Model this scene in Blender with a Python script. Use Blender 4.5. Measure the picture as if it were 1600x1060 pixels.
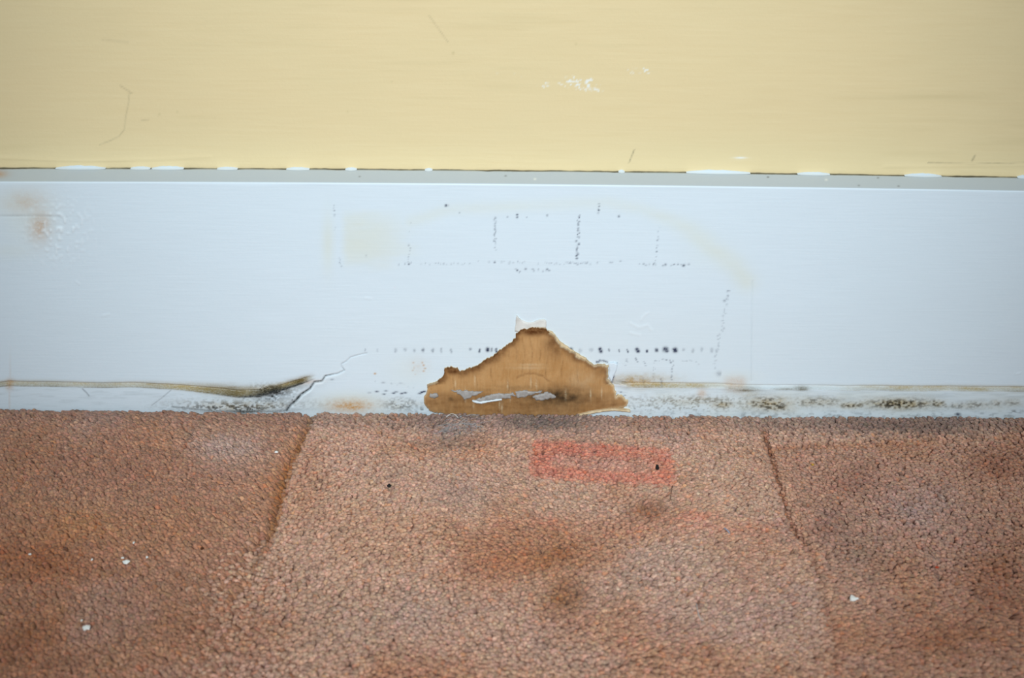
import bpy, bmesh, math, random
import numpy as np
from mathutils import Matrix, Vector
from mathutils.geometry import delaunay_2d_cdt

random.seed(7)
SC = bpy.context.scene
COL = SC.collection
for o in list(bpy.data.objects):
    bpy.data.objects.remove(o)

# ------------------------------------------------------------------ camera
FPX = 1930.0                       # focal length in pixels of the 1600-wide frame
PITCH = math.radians(27.6)
ROLL = math.radians(0.52)
BOARD_H = 0.17                     # height of the skirting above the pile
t1 = math.tan(PITCH + math.atan(113.0 / FPX))
t2 = math.tan(PITCH - math.atan(242.0 / FPX))
DIST = BOARD_H / (t1 - t2)
HGT = DIST * t1
CAM = np.array([0.0, -DIST, HGT])
Fv = np.array([0, math.cos(PITCH), -math.sin(PITCH)])
R0 = np.array([1.0, 0, 0]); U0 = np.array([0, math.sin(PITCH), math.cos(PITCH)])
Rv = R0 * math.cos(ROLL) + U0 * math.sin(ROLL)
Uv = -R0 * math.sin(ROLL) + U0 * math.cos(ROLL)
cd = bpy.data.cameras.new('camera')
cam = bpy.data.objects.new('camera', cd); COL.objects.link(cam)
M = Matrix.Identity(4)
for i in range(3):
    M[i][0] = Rv[i]; M[i][1] = Uv[i]; M[i][2] = -Fv[i]; M[i][3] = CAM[i]
cam.matrix_world = M
cd.sensor_width = 36; cd.lens = 36 * FPX / 1600.0
cd.clip_start = 0.01; cd.clip_end = 50
cd.dof.use_dof = True
cd.dof.focus_distance = DIST / math.cos(PITCH) * 0.985
cd.dof.aperture_fstop = 8.0
SC.camera = cam

# ------------------------------------------------------------------ world, light, exposure
w = bpy.data.worlds.new('room_ambience'); SC.world = w
w.use_nodes = True
w.node_tree.nodes['Background'].inputs['Color'].default_value = (0.74, 0.90, 1.03, 1)
w.node_tree.nodes['Background'].inputs['Strength'].default_value = 0.30


lamp = bpy.data.lights.new('vignette_spot', 'SPOT')  # added spot; its cone falloff stands in for lens vignetting
lamp.energy = 124.0; lamp.color = (0.84, 0.965, 1.03)
lamp.spot_size = math.radians(36.5); lamp.spot_blend = 1.0; lamp.shadow_soft_size = 0.16
lo = bpy.data.objects.new('vignette_spot', lamp); COL.objects.link(lo)
lo.location = (0.0, -1.52, 1.00)
lo.rotation_euler = (Vector((-0.002, 0.0, 0.165)) - lo.location).to_track_quat('-Z', 'Y').to_euler()

SC.view_settings.view_transform = 'Standard'
SC.view_settings.look = 'None'
SC.view_settings.exposure = 0.0
SC.view_settings.gamma = 1.0
SC.view_settings.use_curve_mapping = False


# ------------------------------------------------------------------ helpers
def ray(px, py):
    d = Fv + Rv * ((px - 800.0) / FPX) + Uv * ((530.0 - py) / FPX)
    return d


def on_face(px, py, y=0.0):
    d = ray(px, py); t = (y - CAM[1]) / d[1]
    return CAM + d * t


def on_floor(px, py, z=0.0):
    d = ray(px, py); t = (z - CAM[2]) / d[2]
    return CAM + d * t


def project(P):
    q = P - CAM
    dz = q @ Fv
    return 800.0 + FPX * (q @ Rv) / dz, 530.0 - FPX * (q @ Uv) / dz


def hash2(ix, iy, seed):
    h = (ix.astype(np.int64) * 374761393 + iy.astype(np.int64) * 668265263 + seed * 974634777) & 0xffffffff
    h = ((h ^ (h >> 13)) * 1274126177) & 0xffffffff
    h = (h ^ (h >> 16)) & 0xffffff
    return h / float(0xffffff)


def vnoise(x, y, seed=0):
    x = np.asarray(x, float); y = np.asarray(y, float)
    ix = np.floor(x); iy = np.floor(y)
    fx = x - ix; fy = y - iy
    fx = fx * fx * (3 - 2 * fx); fy = fy * fy * (3 - 2 * fy)
    a = hash2(ix, iy, seed); b = hash2(ix + 1, iy, seed)
    c = hash2(ix, iy + 1, seed); d = hash2(ix + 1, iy + 1, seed)
    return (a * (1 - fx) + b * fx) * (1 - fy) + (c * (1 - fx) + d * fx) * fy


def fbm(x, y, seed=0, octv=3):
    s = 0; a = 0.5; n = 0
    for k in range(octv):
        s = s + a * vnoise(x * 2 ** k, y * 2 ** k, seed + k * 17); n += a; a *= 0.5
    return s / n


def sstep(a, b, x):
    t = np.clip((np.asarray(x) - a) / (b - a), 0, 1)
    return t * t * (3 - 2 * t)


def blob(X, Y, cx, cy, rx, ry, p=2.0):
    return np.exp(-(np.abs((X - cx) / rx) ** p + np.abs((Y - cy) / ry) ** p))


def polydist(X, Y, pts):
    """distance to a polyline, signed cross (side), fraction along"""
    best = np.full(X.shape, 1e9); side = np.zeros(X.shape); frac = np.zeros(X.shape)
    n = len(pts) - 1
    for i in range(n):
        ax, ay = pts[i]; bx, by = pts[i + 1]
        dx, dy = bx - ax, by - ay; L2 = dx * dx + dy * dy
        t = np.clip(((X - ax) * dx + (Y - ay) * dy) / L2, 0, 1)
        d = np.hypot(X - ax - t * dx, Y - ay - t * dy)
        m = d < best
        best = np.where(m, d, best)
        side = np.where(m, np.sign((X - ax) * dy - (Y - ay) * dx), side)
        frac = np.where(m, (i + t) / n, frac)
    return best, side, frac


def srgb(r, g, b):
    f = lambda c: c / 12.92 if c <= 0.04045 else ((c + 0.055) / 1.055) ** 2.4
    return (f(r / 255.0), f(g / 255.0), f(b / 255.0))


def np_mesh(name, V, Q, smooth=True):
    V = np.ascontiguousarray(V, np.float32); Q = np.ascontiguousarray(Q, np.int32)
    me = bpy.data.meshes.new(name)
    k = Q.shape[1]
    me.vertices.add(len(V)); me.vertices.foreach_set('co', V.ravel())
    me.loops.add(Q.size); me.loops.foreach_set('vertex_index', Q.ravel())
    me.polygons.add(len(Q))
    me.polygons.foreach_set('loop_start', np.arange(0, Q.size, k, dtype=np.int32))
    me.polygons.foreach_set('loop_total', np.full(len(Q), k, np.int32))
    me.update(calc_edges=True); me.validate()
    if smooth:
        me.polygons.foreach_set('use_smooth', np.ones(len(me.polygons), bool))
    return me


def set_attr(me, name, rgb):
    a = me.attributes.new(name, 'FLOAT_COLOR', 'POINT')
    c = np.ones((len(me.vertices), 4), np.float32)
    c[:, :3] = rgb
    a.data.foreach_set('color', c.ravel())


def link(name, me, mat=None, parent=None, loc=None):
    o = bpy.data.objects.new(name, me); COL.objects.link(o)
    if mat: me.materials.append(mat)
    if parent: o.parent = parent
    if loc is not None: o.location = loc
    return o


def tag(o, label=None, cat=None, group=None, kind=None):
    if label: o['label'] = label
    if cat: o['category'] = cat
    if group: o['group'] = group
    if kind: o['kind'] = kind
    return o


class Nodes:
    def __init__(self, name, rough=0.6, spec=0.3):
        self.m = bpy.data.materials.new(name); self.m.use_nodes = True
        self.t = self.m.node_tree; self.b = self.t.nodes['Principled BSDF']
        self.b.inputs['Roughness'].default_value = rough
        self.b.inputs['Specular IOR Level'].default_value = spec

    def n(self, typ, **kw):
        x = self.t.nodes.new(typ)
        for k, v in kw.items():
            if hasattr(x, k): setattr(x, k, v)
            else: x.inputs[k].default_value = v
        return x

    def l(self, a, b): self.t.links.new(a, b)

    def coord(self, scale):
        tc = self.n('ShaderNodeTexCoord'); mp = self.n('ShaderNodeMapping')
        mp.inputs['Scale'].default_value = scale
        self.l(tc.outputs['Object'], mp.inputs['Vector'])
        return mp.outputs['Vector']

    def noise(self, scale, detail=3.0, vec=(1, 1, 1), rough=0.55):
        x = self.n('ShaderNodeTexNoise'); x.inputs['Scale'].default_value = scale
        x.inputs['Detail'].default_value = detail; x.inputs['Roughness'].default_value = rough
        self.l(self.coord(vec), x.inputs['Vector'])
        return x.outputs['Fac']

    def rng(self, v, a, b, c, d):
        x = self.n('ShaderNodeMapRange')
        for i, q in enumerate((a, b, c, d)): x.inputs[i + 1].default_value = q
        self.l(v, x.inputs[0]); return x.outputs[0]

    def math(self, op, a, b):
        x = self.n('ShaderNodeMath', operation=op); x.use_clamp = False
        for i, q in enumerate((a, b)):
            if isinstance(q, (int, float)): x.inputs[i].default_value = q
            else: self.l(q, x.inputs[i])
        return x.outputs[0]

    def mix(self, fac, a, b, blend='MIX'):
        x = self.n('ShaderNodeMix'); x.data_type = 'RGBA'; x.blend_type = blend; x.clamp_factor = True
        for s, q in ((x.inputs[0], fac), (x.inputs[6], a), (x.inputs[7], b)):
            if isinstance(q, (int, float)): s.default_value = q
            elif isinstance(q, tuple): s.default_value = (*q[:3], 1)
            else: self.l(q, s)
        return x.outputs[2]

    def attr(self, name):
        a = self.n('ShaderNodeAttribute'); a.attribute_name = name
        s = self.n('ShaderNodeSeparateColor'); self.l(a.outputs['Color'], s.inputs[0])
        return s.outputs[0], s.outputs[1], s.outputs[2]

    def color(self, c):
        if isinstance(c, tuple): self.b.inputs['Base Color'].default_value = (*c[:3], 1)
        else: self.l(c, self.b.inputs['Base Color'])

    def bump(self, h, strength, dist=0.001, prev=None):
        x = self.n('ShaderNodeBump'); x.inputs['Strength'].default_value = strength
        x.inputs['Distance'].default_value = dist
        self.l(h, x.inputs['Height'])
        if prev is not None: self.l(prev, x.inputs['Normal'])
        self.l(x.outputs[0], self.b.inputs['Normal'])
        return x.outputs[0]


# ------------------------------------------------------------------ materials
def mat_wall():
    N = Nodes('yellow_wall_paint', 0.62, 0.25)
    br = N.noise(1.0, 5.0, (22, 40, 420))
    pat = N.noise(9.0, 3.0, (1, 1, 1.6))
    c = N.mix(N.rng(br, 0.3, 0.7, 0, 1), srgb(227, 201, 154), srgb(230, 205, 159))
    c = N.mix(N.rng(pat, 0.35, 0.7, 0, 0.5), c, srgb(225, 203, 157))
    fl, hair, scuff = N.attr('wear_shade')
    c = N.mix(N.math('MULTIPLY', fl, 1.0), c, srgb(236, 236, 232))
    c = N.mix(N.math('MULTIPLY', scuff, 0.6), c, srgb(178, 160, 112))
    c = N.mix(hair, c, srgb(84, 79, 64))  # hairlines, plus the shade painted into the wall gap
    N.color(c)
    n1 = N.bump(br, 0.22, 0.0005)
    N.bump(N.noise(420, 2.0), 0.18, 0.0005, n1)
    return N.m


def mat_board():
    N = Nodes('white_gloss_paint', 0.42, 0.35)
    br = N.noise(1.0, 5.0, (34, 60, 760))
    pat = N.noise(7.0, 3.0)
    fine = N.noise(900, 3.0)
    c = N.mix(N.rng(br, 0.3, 0.7, 0, 1), srgb(218, 226, 232), srgb(222, 230, 236))
    c = N.mix(N.rng(pat, 0.35, 0.7, 0, 0.45), c, srgb(217, 226, 231))
    tan, mould, ink = N.attr('stain')
    rust, olive, yellow = N.attr('stain_warm')
    grey, chip_highlight, dust = N.attr('grime_tone')
    k = N.rng(fine, 0.3, 0.7, 0.75, 1.2)
    c = N.mix(N.math('MULTIPLY', dust, 0.9), c, srgb(194, 206, 219))  # ledge dust, tinted blue to counter bounced wall light
    c = N.mix(N.math('MULTIPLY', yellow, 0.55), c, srgb(222, 218, 192))
    c = N.mix(N.math('MULTIPLY', grey, N.math('MULTIPLY', k, 0.7)), c, srgb(150, 158, 158))
    c = N.mix(N.math('MULTIPLY', tan, k), c, srgb(176, 152, 104))
    c = N.mix(N.math('MULTIPLY', rust, k), c, srgb(196, 140, 70))
    c = N.mix(N.math('MULTIPLY', olive, k), c, srgb(92, 76, 38))
    c = N.mix(chip_highlight, c, srgb(238, 242, 244))
    c = N.mix(N.math('MULTIPLY', mould, k), c, srgb(34, 34, 32))
    c = N.mix(N.math('MULTIPLY', ink, k), c, srgb(40, 48, 76))
    N.color(c)
    n1 = N.bump(br, 0.16, 0.0005)
    N.bump(N.noise(300, 2.0), 0.10, 0.0005, n1)
    return N.m


def mat_card():
    N = Nodes('damp_brown_cardboard', 0.85, 0.12)
    fib = N.noise(1.0, 4.0, (900, 200, 160))
    pat = N.noise(45, 4.0)
    c = N.mix(N.rng(pat, 0.3, 0.7, 0, 1), srgb(178, 128, 76), srgb(196, 148, 98))
    c = N.mix(N.rng(fib, 0.35, 0.75, 0, 0.4), c, srgb(206, 162, 112))
    dark, smudge, pale = N.attr('damp')
    k = N.rng(N.noise(260, 4.0), 0.3, 0.7, 0.7, 1.2)
    c = N.mix(N.math('MULTIPLY', dark, k), c, srgb(86, 45, 15))
    c = N.mix(N.math('MULTIPLY', smudge, k), c, srgb(70, 52, 34))
    c = N.mix(N.math('MULTIPLY', pale, k), c, srgb(226, 202, 164))
    N.color(c)
    n1 = N.bump(fib, 0.4, 0.0006)
    N.bump(N.noise(500, 3.0), 0.3, 0.0006, n1)
    return N.m


def mat_plain(name, c1, c2, scale=300, rough=0.8, bump=0.3):
    N = Nodes(name, rough, 0.2)
    f = N.noise(scale, 4.0)
    N.color(N.mix(N.rng(f, 0.3, 0.7, 0, 1), c1, c2))
    N.bump(f, bump, 0.0006)
    return N.m


def mat_pile():
    N = Nodes('carpet_yarn', 0.95, 0.05)
    a = N.n('ShaderNodeAttribute'); a.attribute_name = 'tint'
    f = N.noise(1500, 2.0)
    c = N.mix(1.0, a.outputs['Color'], N.rng(f, 0.3, 0.7, 0.72, 1.2), 'MULTIPLY')
    N.color(c)
    N.b.inputs['Subsurface Weight'].default_value = 0.35; N.b.inputs['Subsurface Scale'].default_value = 0.0016; N.b.inputs['Subsurface Radius'].default_value = (1.0, .75, .6)
    N.b.inputs['Sheen Weight'].default_value = 0.12
    N.b.inputs['Sheen Roughness'].default_value = 0.6
    N.bump(f, 0.5, 0.0008)
    return N.m


M_WALL = mat_wall(); M_BOARD = mat_board(); M_CARD = mat_card(); M_PILE = mat_pile()
M_BACK = mat_plain('carpet_backing', srgb(120, 78, 56), srgb(150, 104, 80), 350, 0.95, 1.0)
M_SHRED = mat_plain('torn_liner_paper', srgb(214, 208, 200), srgb(232, 226, 218), 200)
M_FRINGE = mat_plain('torn_tan_paper', srgb(206, 176, 134), srgb(226, 202, 166), 300)
M_GREYP = mat_plain('grey_paint_residue', srgb(150, 142, 136), srgb(178, 170, 164), 420, 0.7)
M_WHITE = mat_plain('white_highlight', srgb(226, 233, 236), srgb(238, 242, 244), 300, 0.5)
M_CRUMB = mat_plain('white_plaster', srgb(232, 228, 220), srgb(244, 240, 234), 500)
M_BLACK = mat_plain('black_grit', srgb(22, 20, 20), srgb(44, 40, 38), 500)
M_BROWN = mat_plain('brown_grit', srgb(70, 40, 24), srgb(96, 56, 34), 500)
M_OCHRE = mat_plain('ochre_grit', srgb(186, 140, 40), srgb(204, 160, 60), 500)
M_RED = mat_plain('red_grit', srgb(176, 60, 34), srgb(196, 76, 44), 500)
M_LINT = mat_plain('pale_fibre', srgb(190, 186, 182), srgb(214, 210, 206), 500)
M_LINTB = mat_plain('blue_grey_fibre', srgb(140, 146, 166), srgb(164, 170, 188), 500)
M_DUST = mat_plain('grey_dust_fibre', srgb(150, 144, 142), srgb(186, 182, 180), 500)

# ------------------------------------------------------------------ the wall
YW = 0.0262                                    # wall surface
XF = 0.43                                      # fine mesh half width
xs = np.concatenate([np.linspace(-1.3, -XF, 12)[:-1], np.arange(-XF, XF, 0.0009), np.linspace(XF, 1.3, 12)])
zs = np.concatenate([np.array([0.1]), np.arange(0.1640, 0.1735, 0.00035), np.arange(0.1740, 0.300, 0.0010), np.linspace(0.302, 1.6, 10)])
GX, GZ = np.meshgrid(xs, zs, indexing='ij')
P = np.stack([GX, np.full(GX.shape, YW), GZ], -1)
PX, PY = project(P)
fine = (np.abs(GX) <= XF + .01) & (GZ < 0.301)
fleck = np.zeros(GX.shape); hair = np.zeros(GX.shape); scuff = np.zeros(GX.shape)
n_f = vnoise(PX / 2.2, PY / 2.6, 3)
for cx, cy, rx, ry, s in ((905, 130, 34, 13, 1.0), (850, 134, 30, 10, .75), (800, 112, 60, 18, .5), (1008, 110, 12, 7, .85),
                          (985, 112, 30, 14, .5), (890, 122, 14, 14, .8), (100, 78, 14, 10, .5), (60, 72, 30, 14, .35), (110, 20, 20, 14, .35),
                          (400, 12, 18, 10, .4), (345, 86, 14, 4, .4), (1082, 124, 10, 4, .5), (650, 110, 80, 34, .35),
                          (560, 60, 40, 30, .25), (925, 140, 30, 6, .8)):
    m = blob(PX, PY, cx, cy, rx, ry)
    fleck = np.maximum(fleck, sstep(1.08 - 0.60 * s, 1.30 - 0.60 * s, n_f * np.sqrt(np.clip(m, 0, 1)) + 0.0) * (0.3 + 0.5 * s))
fleck = np.maximum(fleck, 0.8 * blob(PX, PY, 1157, 247, 9, 1.4) )
for pts, wd, st in (([(202, 142), (201, 160), (197, 180), (194, 203), (186, 213), (172, 220), (156, 226)], 1.2, .24),
                    ([(991, 234), (987, 244), (983, 254)], 0.9, .75), ([(1523, 243), (1519, 251)], 1.4, .55),
                    ([(1450, 254), (1520, 256), (1600, 254)], 1.0, .35), ([(670, 24), (680, 38), (700, 66)], 1.1, .25),
                    ([(188, 134), (206, 146)], 1.2, .3), ([(222, 188), (232, 187)], 1.3, .25), ([(160, 62), (200, 66)], 2.0, .15)):
    d, _, _ = polydist(PX, PY, pts)
    hair = np.maximum(hair, st * np.exp(-(d / wd) ** 2) * (0.5 + 0.5 * vnoise(PX / 5, PY / 5, 9)))
for cx, cy, r, s in ((249, 179, 2, .6), (277, 175, 1.8, .5), (708, 83, 2, .8), (900, 69, 2, .5), (543, 175, 2, .4), (612, 128, 1.4, .5)):
    scuff = np.maximum(scuff, s * blob(PX, PY, cx, cy, r, r))
scuff = np.maximum(scuff, 0.13 * sstep(.55, .8, fbm(PX / 160, PY / 7, 21)) * sstep(0.5, .7, fbm(PX / 300, PY / 120, 5)))
scuff = np.maximum(scuff, 0.3 * blob(PX, PY, 1450, 152, 90, 5))
zt_w = BOARD_H - 0.0019 * np.clip(GX / 0.37, -1.3, 1.3) ** 2
seam_shade = 0.92 * sstep(0.0004, -0.0002, GZ - zt_w - 0.0006 * (fbm(GX * 160, GX * 0, 77) - .35))   # bare dirty plaster, painted dark to stand in for shade in the gap
hair = np.maximum(hair, np.clip(seam_shade, 0, 1))  # painted gap shade shares the hairline channel
for a in (fleck, hair, scuff): a *= fine
bulge = 0.0010 * (fbm(GX * 14, GZ * 22, 4) - 0.5) * fine
ridge = 0.00035 * (np.exp(-((PY - 247 - 4 * np.sin(PX / 90)) / 2) ** 2) * (PX < 330) + np.exp(-((PY - 259 + (PX - 1500) * 0.01) / 2) ** 2) * (PX > 1380)) * fine
# ragged lower paint edge
P[..., 1] = YW - bulge - ridge
nx, nz = GX.shape
idx = np.arange(nx * nz).reshape(nx, nz)
Q = np.stack([idx[:-1, :-1], idx[1:, :-1], idx[1:, 1:], idx[:-1, 1:]], -1).reshape(-1, 4)
me = np_mesh('wall_back', P.reshape(-1, 3), Q)
set_attr(me, 'wear_shade', np.stack([fleck, hair, scuff], -1).reshape(-1, 3))
wall = link('wall_back', me, M_WALL); tag(wall, kind='structure')

# ------------------------------------------------------------------ the skirting board
LEFT = [(-60, 604), (0, 604), (16, 602), (60, 603), (156, 605), (219, 605), (281, 608), (328, 612), (375, 617), (406, 616), (437, 609), (469, 599), (494, 592)]
RIGHT = [(955, 600), (985, 604), (1097, 605), (1180, 607.5), (1260, 608.5), (1400, 609.5), (1500, 610), (1660, 611)]
CRACK = [(573, 552), (560, 555), (547.5, 558.6), (541, 565), (533.7, 569), (534, 574), (538, 579), (528, 584), (508, 588), (503, 596), (491, 597.5),
         (484, 607.5), (471, 615), (462.5, 624.5), (454, 632), (447.6, 641)]
xs = np.concatenate([np.linspace(-1.3, -XF, 14)[:-1], np.arange(-XF, XF, 0.00062), np.linspace(XF, 1.3, 14)])
ztop = lambda x: BOARD_H - 0.0019 * np.clip(x / 0.37, -1.3, 1.3) ** 2     # old board, a touch lower towards its ends
RAD = 0.0010
zs_face = np.concatenate([np.array([-0.012]), np.arange(-0.004, 0.050, 0.00055), np.arange(0.050, BOARD_H - RAD - 0.0004, 0.0009)])
nfz = len(zs_face)
arc = [(RAD - RAD * math.cos(a), RAD * math.sin(a)) for a in np.linspace(0, math.pi / 2, 7)]
ledge = np.concatenate([np.linspace(RAD, 0.0245, 20)[1:], [0.0250]])
nx = len(xs); nr = nfz + len(arc) + len(ledge)
P = np.zeros((nx, nr, 3))
P[..., 0] = xs[:, None]
zt = ztop(xs)
fz = zs_face / (BOARD_H - RAD)
P[:, :nfz, 2] = zs_face[None, :] + np.clip(fz, 0, 1)[None, :] * (zt - BOARD_H)[:, None]
for k, (dy, dz) in enumerate(arc):
    P[:, nfz + k, 1] = dy
    P[:, nfz + k, 2] = zt - RAD + dz
for k, y in enumerate(ledge):
    P[:, nfz + len(arc) + k, 1] = y
    P[:, nfz + len(arc) + k, 2] = zt
# ragged back edge of the ledge: the dark crack against the wall opens and closes
gap = 0.0008 + 0.0026 * (fbm(xs * 60, xs * 0 + 2, 31, 4) - 0.5) * 2
gap = np.clip(gap, 0.00010, None)
P[:, -2, 1] = YW - gap - 0.0002
P[:, -1, 1] = YW - gap
P[:, -1, 2] = -0.012
PX, PY = project(P)
F = np.zeros((nx, nr), bool); F[:, :nfz] = True
face = F.astype(float)
disp = np.zeros((nx, nr))
lx = np.array(LEFT); rx_ = np.array(RIGHT)
lineL = np.interp(PX, lx[:, 0], lx[:, 1]) - 2.2; lineR = np.interp(PX, rx_[:, 0], rx_[:, 1]) - 2.2
inL = 1 - sstep(470, 496, PX); inR = sstep(955, 990, PX)
wob = 1.2 * (fbm(PX / 40, PX * 0 + 1, 8) - .5)
belowL = sstep(-2.2, 1.2, PY - lineL - wob) * inL
belowR = sstep(-2.2, 1.0, PY - lineR - wob) * inR
thick = 0.0014 + 0.0028 * blob(PX, PX * 0, 375, 0, 75, 1)
disp += (belowL * thick + belowR * 0.0022) * face
# undercut shadow line right at the step
disp -= 0.0012 * (np.exp(-((PY - lineL - wob + 2.6) / 1.5) ** 2) * inL + 0.7 * np.exp(-((PY - lineR - wob + 2.4) / 1.4) ** 2) * inR) * face
# the crack
dC, sC, fC = polydist(PX, PY, CRACK)
cw = 0.8 + 1.6 * sstep(0.35, 1.0, fC)
crk = np.exp(-(dC / cw) ** 2) * (0.35 + 0.65 * sstep(0.1, 0.8, fC))
disp -= 0.0016 * crk * face
# which side: lifted flake on the right-hand side of the crack
lift = np.exp(-(np.abs(dC - 4.0) / 4.0) ** 2) * sstep(0.2, 0.8, fC) * (PX > np.interp(PY, [q[1] for q in CRACK], [q[0] for q in CRACK]))
disp += 0.0003 * lift * face
# rough peeling paint beneath the step by the crack, general unevenness
rough = blob(PX, PY, 410, 628, 60, 12)
disp += rough * 0.0016 * (fbm(PX / 9, PY / 6, 12, 3) - 0.5) * face
disp += 0.0007 * (fbm(P[..., 0] * 12, P[..., 2] * 20, 6) - 0.5) * face
# paint blisters at the left
bl = blob(PX, PY, 92, 360, 42, 42) * sstep(0.58, 0.86, vnoise(PX / 4.4, PY / 4.4, 14))
disp += 0.00055 * bl * face
# scar by (1010, 500), other little chips
scar = 0
for pts, wd in (([(1002, 500), (1006, 493), (1013, 489)], 1.6), ([(985, 505), (998, 512), (1012, 508), (1018, 516)], 2.0), ([(984, 520), (1000, 524)], 1.5),
                ([(160, 494), (170, 491)], 1.4), ([(1588, 585), (1594, 583)], 1.4), ([(118, 440), (124, 444)], 1.3), ([(570, 466), (580, 467)], 1.3)):
    d, _, _ = polydist(PX, PY, pts)
    scar = np.maximum(scar, np.exp(-(d / wd) ** 2))
disp += 0.0002 * scar * face
# buried edge of an old painted-over sheet
d, _, _ = polydist(PX, PY, [(1176, 440), (1175, 520), (1174, 596)])
disp -= 0.0004 * np.exp(-(d / 1.1) ** 2) * face
d, _, _ = polydist(PX, PY, [(0, 338), (50, 337), (104, 339)])
disp -= 0.0003 * np.exp(-(d / 1.1) ** 2) * face
P[..., 1] -= disp

Z0 = np.zeros((nx, nr))
tan = Z0.copy(); mould = Z0.copy(); ink = Z0.copy(); rust = Z0.copy(); olive = Z0.copy(); yellow = Z0.copy(); grey = Z0.copy(); chip_highlight = Z0.copy(); dust = Z0.copy()
nA = fbm(PX / 7, PY / 4, 40, 3); nB = fbm(PX / 26, PY / 3.2, 41, 3); nC = vnoise(PX / 2.6, PY / 2.4, 42); nE = fbm(PX / 3.6, PY / 2.2, 44, 2); nD = fbm(PX / 40, PY / 14, 43, 3)


def add(ch, v):
    np.maximum(ch, np.clip(v, 0, 1), out=ch)


# tan dirt on the step, left and right
uL = PY - lineL - wob; uR = PY - lineR - wob
bandL = np.exp(-((uL + 1.2 + 2.5 * (nB - .5)) / (3.0 + 1.8 * (uL < -1.2) + 4.0 * blob(PX, Z0, 370, 0, 70, 1))) ** 2) * inL
bandL = np.where(uL > 1.5, bandL * 0.3, bandL)
add(tan, bandL * (0.72 + 0.4 * nB) * (0.72 + 0.28 * sstep(200, 300, PX)))
add(olive, bandL * sstep(0.15, 0.85, nD) * (0.25 + 0.75 * sstep(285, 400, PX))); add(olive, .85 * blob(PX, PY, 428, 606, 34, 6) * sstep(.3, .6, nE)); add(mould, .95 * blob(PX, PY, 424, 612, 30, 6) * sstep(.32, .55, nE))
add(olive, 0.85 * np.exp(-((uL - 1.0) / 1.0) ** 2) * inL * (0.35 + 0.8 * nD))
add(mould, 1.05 * np.exp(-((uL - 1.4) / (1.2 + 2.4 * blob(PX, Z0, 425, 0, 26, 1))) ** 2) * inL * sstep(300, 400, PX) * (0.55 + nA))
add(mould, 0.95 * blob(PX, PY, 424, 616, 22, 6) * sstep(0.32, 0.6, nA))
add(rust, 0.55 * blob(PX, PY, 16, 600, 6, 8))
add(rust, 0.18 * np.exp(-((PX - 16) / 1.5) ** 2) * sstep(530, 600, PY) * face)
add(rust, 0.45 * blob(PX, PY, 482, 596, 20, 3.5) * (0.4 + nA))
add(olive, 0.5 * blob(PX, PY, 462, 602, 22, 3.5) * (0.3 + nA))
bandR = np.exp(-((uR + 1.6) / 4.0) ** 2) * inR; bandR = np.where(uR > 1.5, bandR * .3, bandR)
wR = 1.0 * blob(PX, Z0, 1020, 0, 75, 1) + 0.22 + 0.5 * sstep(1250, 1450, PX)
add(tan, bandR * wR * (0.5 + 1.0 * nB))
add(tan, 0.9 * blob(PX, PY, 1000, 595, 52, 10) * (0.2 + 1.1 * nA) * (uR < 1)); add(rust, 0.35 * blob(PX, PY, 985, 598, 40, 7) * (.2 + nA))
add(olive, 0.6 * blob(PX, PY, 985, 599, 28, 5) * sstep(.35, .7, nB))
add(olive, 0.95 * np.exp(-((uR - 0.8) / 1.0) ** 2) * inR * np.clip(nD * 1.8 - .35, 0, 1) * (0.55 + 0.45 * (PX < 1260)))
add(rust, 0.42 * blob(PX, PY, 1149, 599, 17, 11, 3) * (0.5 + .7 * nA))
add(olive, 0.8 * blob(PX, PY, 1160, 607, 26, 3) * (0.3 + nB)); add(olive, 0.9 * blob(PX, PY, 1252, 606.5, 12, 2.2))
add(rust, 0.45 * blob(PX, PY, 1096, 612, 7, 7)); add(tan, 0.5 * blob(PX, PY, 1170, 614, 22, 8) * nA)
# yellow-orange stain low in the middle
add(rust, 0.85 * blob(PX, PY, 548, 635, 34, 10) * (0.3 + 1.1 * nE)); add(yellow, 0.9 * blob(PX, PY, 548, 630, 52, 16))
add(rust, 0.35 * blob(PX, PY, 520, 638, 22, 6) * (0.3 + nA))
# purple-brown mould by the card
add(mould, 0.7 * blob(PX, PY, 628, 632, 26, 9) * sstep(.46, .62, nE)); add(tan, 0.5 * blob(PX, PY, 628, 634, 30, 10) * nA)
add(mould, 0.55 * blob(PX, PY, 655, 640, 20, 5) * sstep(.4, .6, nC))
# mould at the foot left of the crack
add(mould, 0.85 * blob(PX, PY, 372, 634, 82, 7) * sstep(.40, .60, nE) * (.6 + nD)); add(mould, .8 * blob(PX, PY, 385, 639, 75, 3.5) * (.3 + nB)); add(tan, .5 * blob(PX, PY, 375, 631, 80, 8) * nA * 1.5); add(olive, 0.6 * blob(PX, PY, 375, 629, 80, 9) * sstep(.40, .65, nE))
add(grey, 0.6 * blob(PX, PY, 400, 628, 70, 14) * (.3 + nA))
for q in range(26):
    r_ = random.Random(q)
    add(mould, r_.uniform(.5, 1) * blob(PX, PY, 425 + r_.gauss(0, 20), 622 + r_.gauss(0, 5), r_.uniform(.8, 2.2), r_.uniform(.7, 1.4)))
# crack shade painted dark into the mould channel, with a pale highlight beside it
add(mould, 1.0 * np.exp(-(dC / (cw * 0.8)) ** 2) * (0.32 + 0.68 * sstep(0.3, 0.65, fC)) * (0.65 + .6 * nA) * face)
add(chip_highlight, 0.35 * np.exp(-(np.abs(dC - 2.6) / 1.6) ** 2) * sstep(0.25, 0.6, fC) * (PX > 455) * face)
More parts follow.
